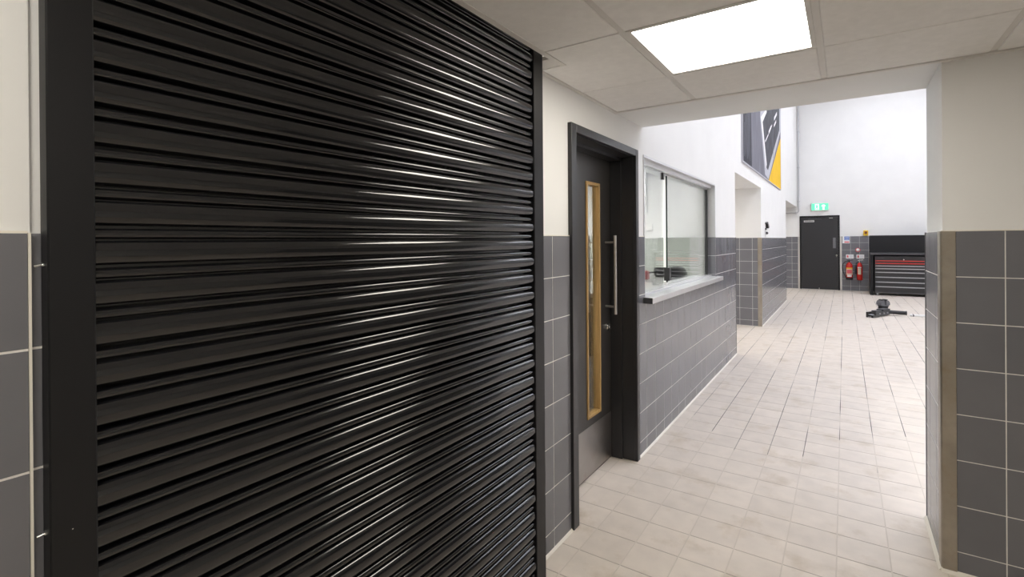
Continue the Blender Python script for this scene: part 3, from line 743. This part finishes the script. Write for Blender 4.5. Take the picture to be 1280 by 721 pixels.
def plate(name, x0, x1, z0, z1, label, cat, group=None):
    t = Thing(name, ((x0 + x1) / 2, YF, z0), label, cat, group)
    t.part(MB().box(x0, x1, YF - 0.004, YF - 0.0002, z0, z1), 'plate', 'white')
    return t
t = plate('fire_action_sign', -0.045, 0.125, 1.335, 1.535, 'white notice with blue and red print beside the black door', 'sign')
t.part(MB().box(0.0, 0.115, YF - 0.005, YF - 0.004, 1.42, 1.525), 'print_blue', 'blue'); t.part(MB().box(0.0, 0.115, YF - 0.005, YF - 0.004, 1.35, 1.385), 'print_red', 'pink')
for k in range(3): t.part(MB().box(0.015, 0.10, YF - 0.0056, YF - 0.005, 1.435 + 0.03 * k, 1.445 + 0.03 * k), 'print_line', 'white')
for (x0, lab) in ((0.035, 'small white sign with red print above the hosed extinguisher'), (0.278, 'small white sign with red print above the slim extinguisher')):
    t = plate('extinguisher_sign', x0, x0 + 0.178, 0.905, 1.018, lab, 'sign', 'extinguisher signs')
    t.part(MB().prism([(x0 + 0.02, 0.93), (x0 + 0.06, 0.93), (x0 + 0.06, 0.985), (x0 + 0.045, 1.0), (x0 + 0.035, 1.0), (x0 + 0.02, 0.985)], 'y', YF - 0.005, YF - 0.004), 'print_symbol', 'pink')
    for k in range(3): t.part(MB().box(x0 + 0.08, x0 + 0.16, YF - 0.005, YF - 0.004, 0.93 + 0.027 * k, 0.938 + 0.027 * k), 'print_line', 'post_light')
t = Thing('alarm_sounder', (0.31, YF, 1.14), 'round red and white alarm sounder on the grey tiles', 'alarm')
t.part(MB().tube([(0.312, YF - 0.0002, 1.145), (0.312, YF - 0.05, 1.145), (0.312, YF - 0.06, 1.145)], [0.06, 0.06, 0.05], 22), 'base', 'pink', 40)
t.part(MB().tube([(0.312, YF - 0.0601, 1.15), (0.312, YF - 0.09, 1.15), (0.312, YF - 0.10, 1.15)], [0.042, 0.036, 0.018], 20), 'lens', 'white', 40)
t = Thing('stop_button', (0.495, YF, 1.56), 'yellow emergency stop box with dark red button at tile top', 'button')
t.part(MB().cbox(0.44, 0.548, YF - 0.06, YF + 0.008, 1.545, 1.69, 0.006), 'box', 'yellow')
t.part(MB().cbox(0.466, 0.522, YF - 0.075, YF - 0.0601, 1.595, 1.66, 0.006), 'button', 'maroon')

def bottle(t, cx, cy, zb, zt, rad, m='red'):
    h = zt - zb
    return t.part(MB().lathe([(rad * 0.9, zb), (rad, zb + 0.02), (rad, zb + h * 0.80), (rad * 0.85, zb + h * 0.89), (rad * 0.5, zb + h * 0.96), (rad * 0.36, zt)], cx, cy, 22), 'cylinder', m, 50)
ye = YF - 0.10
t = Thing('fire_extinguisher', (0.11, ye, 0.32), 'stout red extinguisher with black hose loop and cream label on tiles', 'extinguisher', 'wall extinguishers')
c = bottle(t, 0.112, ye, 0.325, 0.80, 0.080)
t.part(MB().lathe([(0.081, 0.318), (0.083, 0.325), (0.083, 0.372), (0.081, 0.376)], 0.112, ye, 22), 'foot_ring', 'rubber', 50)
def wrap(t, cx, cy, rad, a0, a1, z0, z1, name, m):
    n = 8; mb = MB(); i = 0
    pts = [math.radians(a0 + (a1 - a0) * k / n) for k in range(n + 1)]
    for a in pts: mb.v += [(cx + rad * math.sin(a), cy - rad * math.cos(a), z0), (cx + rad * math.sin(a), cy - rad * math.cos(a), z1)]
    for a in pts: mb.v += [(cx + (rad - 0.002) * math.sin(a), cy - (rad - 0.002) * math.cos(a), z0), (cx + (rad - 0.002) * math.sin(a), cy - (rad - 0.002) * math.cos(a), z1)]
    o = 2 * (n + 1)
    for k in range(n):
        a = 2 * k; mb.f += [(a, a + 2, a + 3, a + 1), (o + a, o + a + 1, o + a + 3, o + a + 2), (a, o + a, o + a + 2, a + 2), (a + 1, a + 3, o + a + 3, o + a + 1)]
    t.part(mb, name, m)
wrap(t, 0.112, ye, 0.0825, -58, 58, 0.455, 0.62, 'label_panel', 'cream'); wrap(t, 0.112, ye, 0.0830, -60, 60, 0.625, 0.655, 'label_band', 'yellow'); wrap(t, 0.112, ye, 0.0835, -40, 40, 0.40, 0.45, 'label_foot', 'white')
wrap(t, 0.112, ye, 0.0838, -45, 45, 0.49, 0.60, 'label_print', 'pink')
t.part(MB().cyl((0.112, ye, 0.79), (0.112, ye, 0.84), 0.022, 12).prism([(0.07, 0.835), (0.20, 0.855), (0.20, 0.87), (0.06, 0.862)], 'y', ye - 0.012, ye + 0.012), 'valve_head', 'plastic_black', 40)
t.part(MB().tube([(0.09, ye, 0.84), (0.02, ye - 0.01, 0.82), (-0.035, ye - 0.015, 0.76), (-0.05, ye - 0.015, 0.66), (-0.035, ye - 0.015, 0.54), (0.0, ye - 0.015, 0.44), (0.035, ye - 0.04, 0.38)], 0.012, 8), 'hose', 'rubber', 60)
t.part(MB().box(0.06, 0.165, ye + 0.075, YF - 0.0002, 0.60, 0.72), 'wall_mount', 'dark_grey')
t = Thing('fire_extinguisher', (0.35, ye, 0.31), 'slim red extinguisher with black horn beside the hosed one', 'extinguisher', 'wall extinguishers')
bottle(t, 0.350, ye, 0.312, 0.80, 0.066)
wrap(t, 0.350, ye, 0.0685, -40, 25, 0.47, 0.64, 'label_panel', 'cream'); wrap(t, 0.350, ye, 0.0690, -45, 30, 0.65, 0.675, 'label_band', 'white')
t.part(MB().cyl((0.350, ye, 0.79), (0.350, ye, 0.85), 0.020, 12).prism([(0.31, 0.84), (0.43, 0.87), (0.43, 0.885), (0.30, 0.862)], 'y', ye - 0.012, ye + 0.012), 'valve_head', 'chrome', 40)
t.part(MB().tube([(0.33, ye, 0.83), (0.275, ye - 0.01, 0.79), (0.262, ye - 0.015, 0.72)], 0.010, 8).tube([(0.262, ye - 0.015, 0.72), (0.262, ye - 0.015, 0.66), (0.262, ye - 0.02, 0.50), (0.262, ye - 0.02, 0.48)], [0.014, 0.022, 0.030, 0.022], 12), 'discharge_horn', 'rubber', 50)
t.part(MB().box(0.31, 0.39, ye + 0.06, YF - 0.0002, 0.60, 0.70), 'wall_mount', 'dark_grey')

# ------------------------------------------------------------------ workbench and tool chest
YW = 15.76
t = Thing('workbench', (1.6, YW, 0), 'black workbench frame with tall back panel against the far wall', 'workbench')
t.part(MB().cbox(0.545, 2.75, YW, YW + 0.70, 1.045, 1.09, 0.004), 'worktop', 'dark_grey')
for x in (0.55, 2.67): t.part(MB().cbox(x, x + 0.065, YW + 0.01, YW + 0.69, 0.0, 1.045, 0.003), 'end_panel', 'black')
t.part(MB().cbox(0.56, 2.74, YW + 0.62, YW + 0.66, 1.09, 1.545, 0.004), 'back_panel', 'black')
t.part(MB().cbox(0.615, 2.67, YW + 0.62, YW + 0.66, 0.05, 1.045, 0.004), 'rear_board', 'black')
t = Thing('tool_chest', (1.6, YW + 0.05, 0), 'black roller tool chest with red and silver drawer pulls', 'tool chest')
cx0, cx1, cy0 = 0.645, 2.64, YW + 0.03
t.part(MB().cbox(cx0, cx1, cy0, YW + 0.60, 0.07, 1.01, 0.004), 'body', 'plastic_black')
t.part(MB().box(cx0 + 0.012, cx0 + 0.20, cy0 - 0.002, cy0 - 0.0001, 0.952, 0.966), 'maker_strip', 'dark_grey')
t.part(MB().cyl((1.235, cy0, 0.928), (1.235, cy0 - 0.012, 0.928), 0.014, 12), 'lock', 'chrome')
zs = [0.905, 0.842, 0.775, 0.705, 0.612, 0.488, 0.362, 0.244, 0.10]
for k in range(len(zs) - 1):
    za, zb_ = zs[k + 1], zs[k]
    d = t.part(MB().cbox(cx0 + 0.012, cx1 - 0.012, cy0 - 0.014, cy0 - 0.0002, za + 0.004, zb_ - 0.004, 0.002), 'drawer', 'plastic_black')
    o = MB().cbox(cx0 + 0.012, cx1 - 0.012, cy0 - 0.034, cy0 - 0.0142, zb_ - 0.028, zb_ - 0.004, 0.004).build('drawer_pull', 'red_trim' if k < 2 else 'silver'); o.parent = d
t.part(MB().box(cx0 + 0.02, cx1 - 0.02, cy0 - 0.004, cy0 - 0.0002, 0.075, 0.095), 'base_strip', 'dark_grey')
for x in (0.70, 2.58):
    for y in (cy0 + 0.06, YW + 0.52):
        t.part(MB().cyl((x - 0.018, y, 0.034), (x + 0.018, y, 0.034), 0.034, 16), 'wheel', 'silver', 40)
        t.part(MB().box(x - 0.026, x - 0.019, y - 0.02, y + 0.02, 0.03, 0.0699).box(x + 0.019, x + 0.026, y - 0.02, y + 0.02, 0.03, 0.0699), 'castor_fork', 'silver')

# ------------------------------------------------------------------ lift arm on the hall floor
t = Thing('lift_arm', (0.62, 11.8, 0), 'black vehicle lift arm with rubber pad lying on the hall floor', 'lift arm')
A = Vector((0.385, 11.28, 0)); B = Vector((0.67, 11.80, 0)); dv = (B - A).normalized(); sv = Vector((-dv.y, dv.x, 0)); Ln = (B - A).length
def obox(mb, a0, a1, s0, s1, z0, z1, ta=None):
    i = len(mb.v)
    for z in (z0, z1):
        for (a, s) in ((a0, s0), (a1, s0 if ta is None else ta[0]), (a1, s1 if ta is None else ta[1]), (a0, s1)):
            p = A + dv * a + sv * s; mb.v.append((p.x, p.y, z))
    mb.f += [tuple(i + q for q in w) for w in ((3, 2, 1, 0), (4, 5, 6, 7), (0, 1, 5, 4), (1, 2, 6, 5), (2, 3, 7, 6), (3, 0, 4, 7))]
    return mb
mb = obox(MB(), 0.11, Ln, -0.045, 0.055, 0.02, 0.095, (-0.045, 0.075)); obox(mb, 0.14, 0.34, -0.035, 0.045, 0.095, 0.12); obox(mb, Ln - 0.22, Ln + 0.01, -0.045, 0.075, 0.095, 0.13)
t.part(mb, 'body', 'dark_grey')
t.part(obox(MB(), 0.0, 0.20, -0.055, -0.025, 0.0, 0.04), 'fork_tine', 'plastic_black'); t.part(obox(MB(), 0.0, 0.20, 0.035, 0.065, 0.0, 0.10), 'fork_tine', 'plastic_black')
t.part(obox(MB(), 0.02, 0.15, -0.022, 0.032, 0.042, 0.058), 'fork_bridge', 'silver'); t.part(obox(MB(), 0.0, 0.08, -0.02, 0.03, 0.0, 0.018), 'fork_plate', 'silver')
for a in (0.24, 0.38, 0.50):
    p = A + dv * a - sv * 0.045; q = p - sv * 0.014; t.part(MB().cyl((p.x, p.y, 0.062), (q.x, q.y, 0.062), 0.014, 12), 'pin', 'silver', 40)
px, py = 0.62, 12.02
t.part(MB().cyl((px, py, 0.0), (px, py, 0.150), 0.080, 24), 'pad_base', 'rubber', 40)
t.part(MB().tube([(px, py, 0.150), (px, py, 0.162), (px, py, 0.170)], [0.094, 0.094, 0.085], 24), 'pad_collar', 'dark_grey', 40)
rx, ry = 0.829, 0.559
for s in (-1, 1):
    o = MB().prism([(s * 0.014, 0.0), (s * 0.086, 0.0), (s * 0.086, 0.045), (s * 0.062, 0.088), (s * 0.014, 0.088)], 'y', -0.065, 0.065)
    o.v = [(px + v[0] * rx - v[1] * ry, py + v[0] * ry + v[1] * rx, 0.1702 + v[2]) for v in o.v]
    t.part(o, 'rubber_pad', 'pad_grey')
    o = MB().cbox(s * 0.036 - 0.026, s * 0.036 + 0.026, -0.045, 0.045, 0.0, 0.022, 0.006)
    o.v = [(px + v[0] * rx - v[1] * ry, py + v[0] * ry + v[1] * rx, 0.2584 + v[2]) for v in o.v]
    t.part(o, 'pad_cap', 'rubber')
t.part(MB().tube([(0.665, 11.80, 0.065), (0.71, 11.802, 0.065), (0.93, 11.812, 0.060), (0.96, 11.815, 0.060)], [0.042, 0.036, 0.035, 0.031], 16), 'telescopic_tube', 'rubber', 40)
t.part(MB().tube([(0.948, 11.814, 0.060), (0.965, 11.815, 0.060)], 0.040, 16), 'end_collar', 'plastic_black', 40)
t = Thing('floor_rail', (1.8, 12.0, 0), 'white painted flat rail on the floor beyond the lift arm', 'rail')
t.part(MB().cbox(1.02, 3.4, 11.86, 11.98, 0.0005, 0.030, 0.006), 'rail', 'white')
t.part(MB().box(1.06, 1.075, 11.85, 11.99, 0.0302, 0.034).box(1.06, 1.075, 11.845, 11.8595, 0.001, 0.034), 'joint_strip', 'plastic_black')
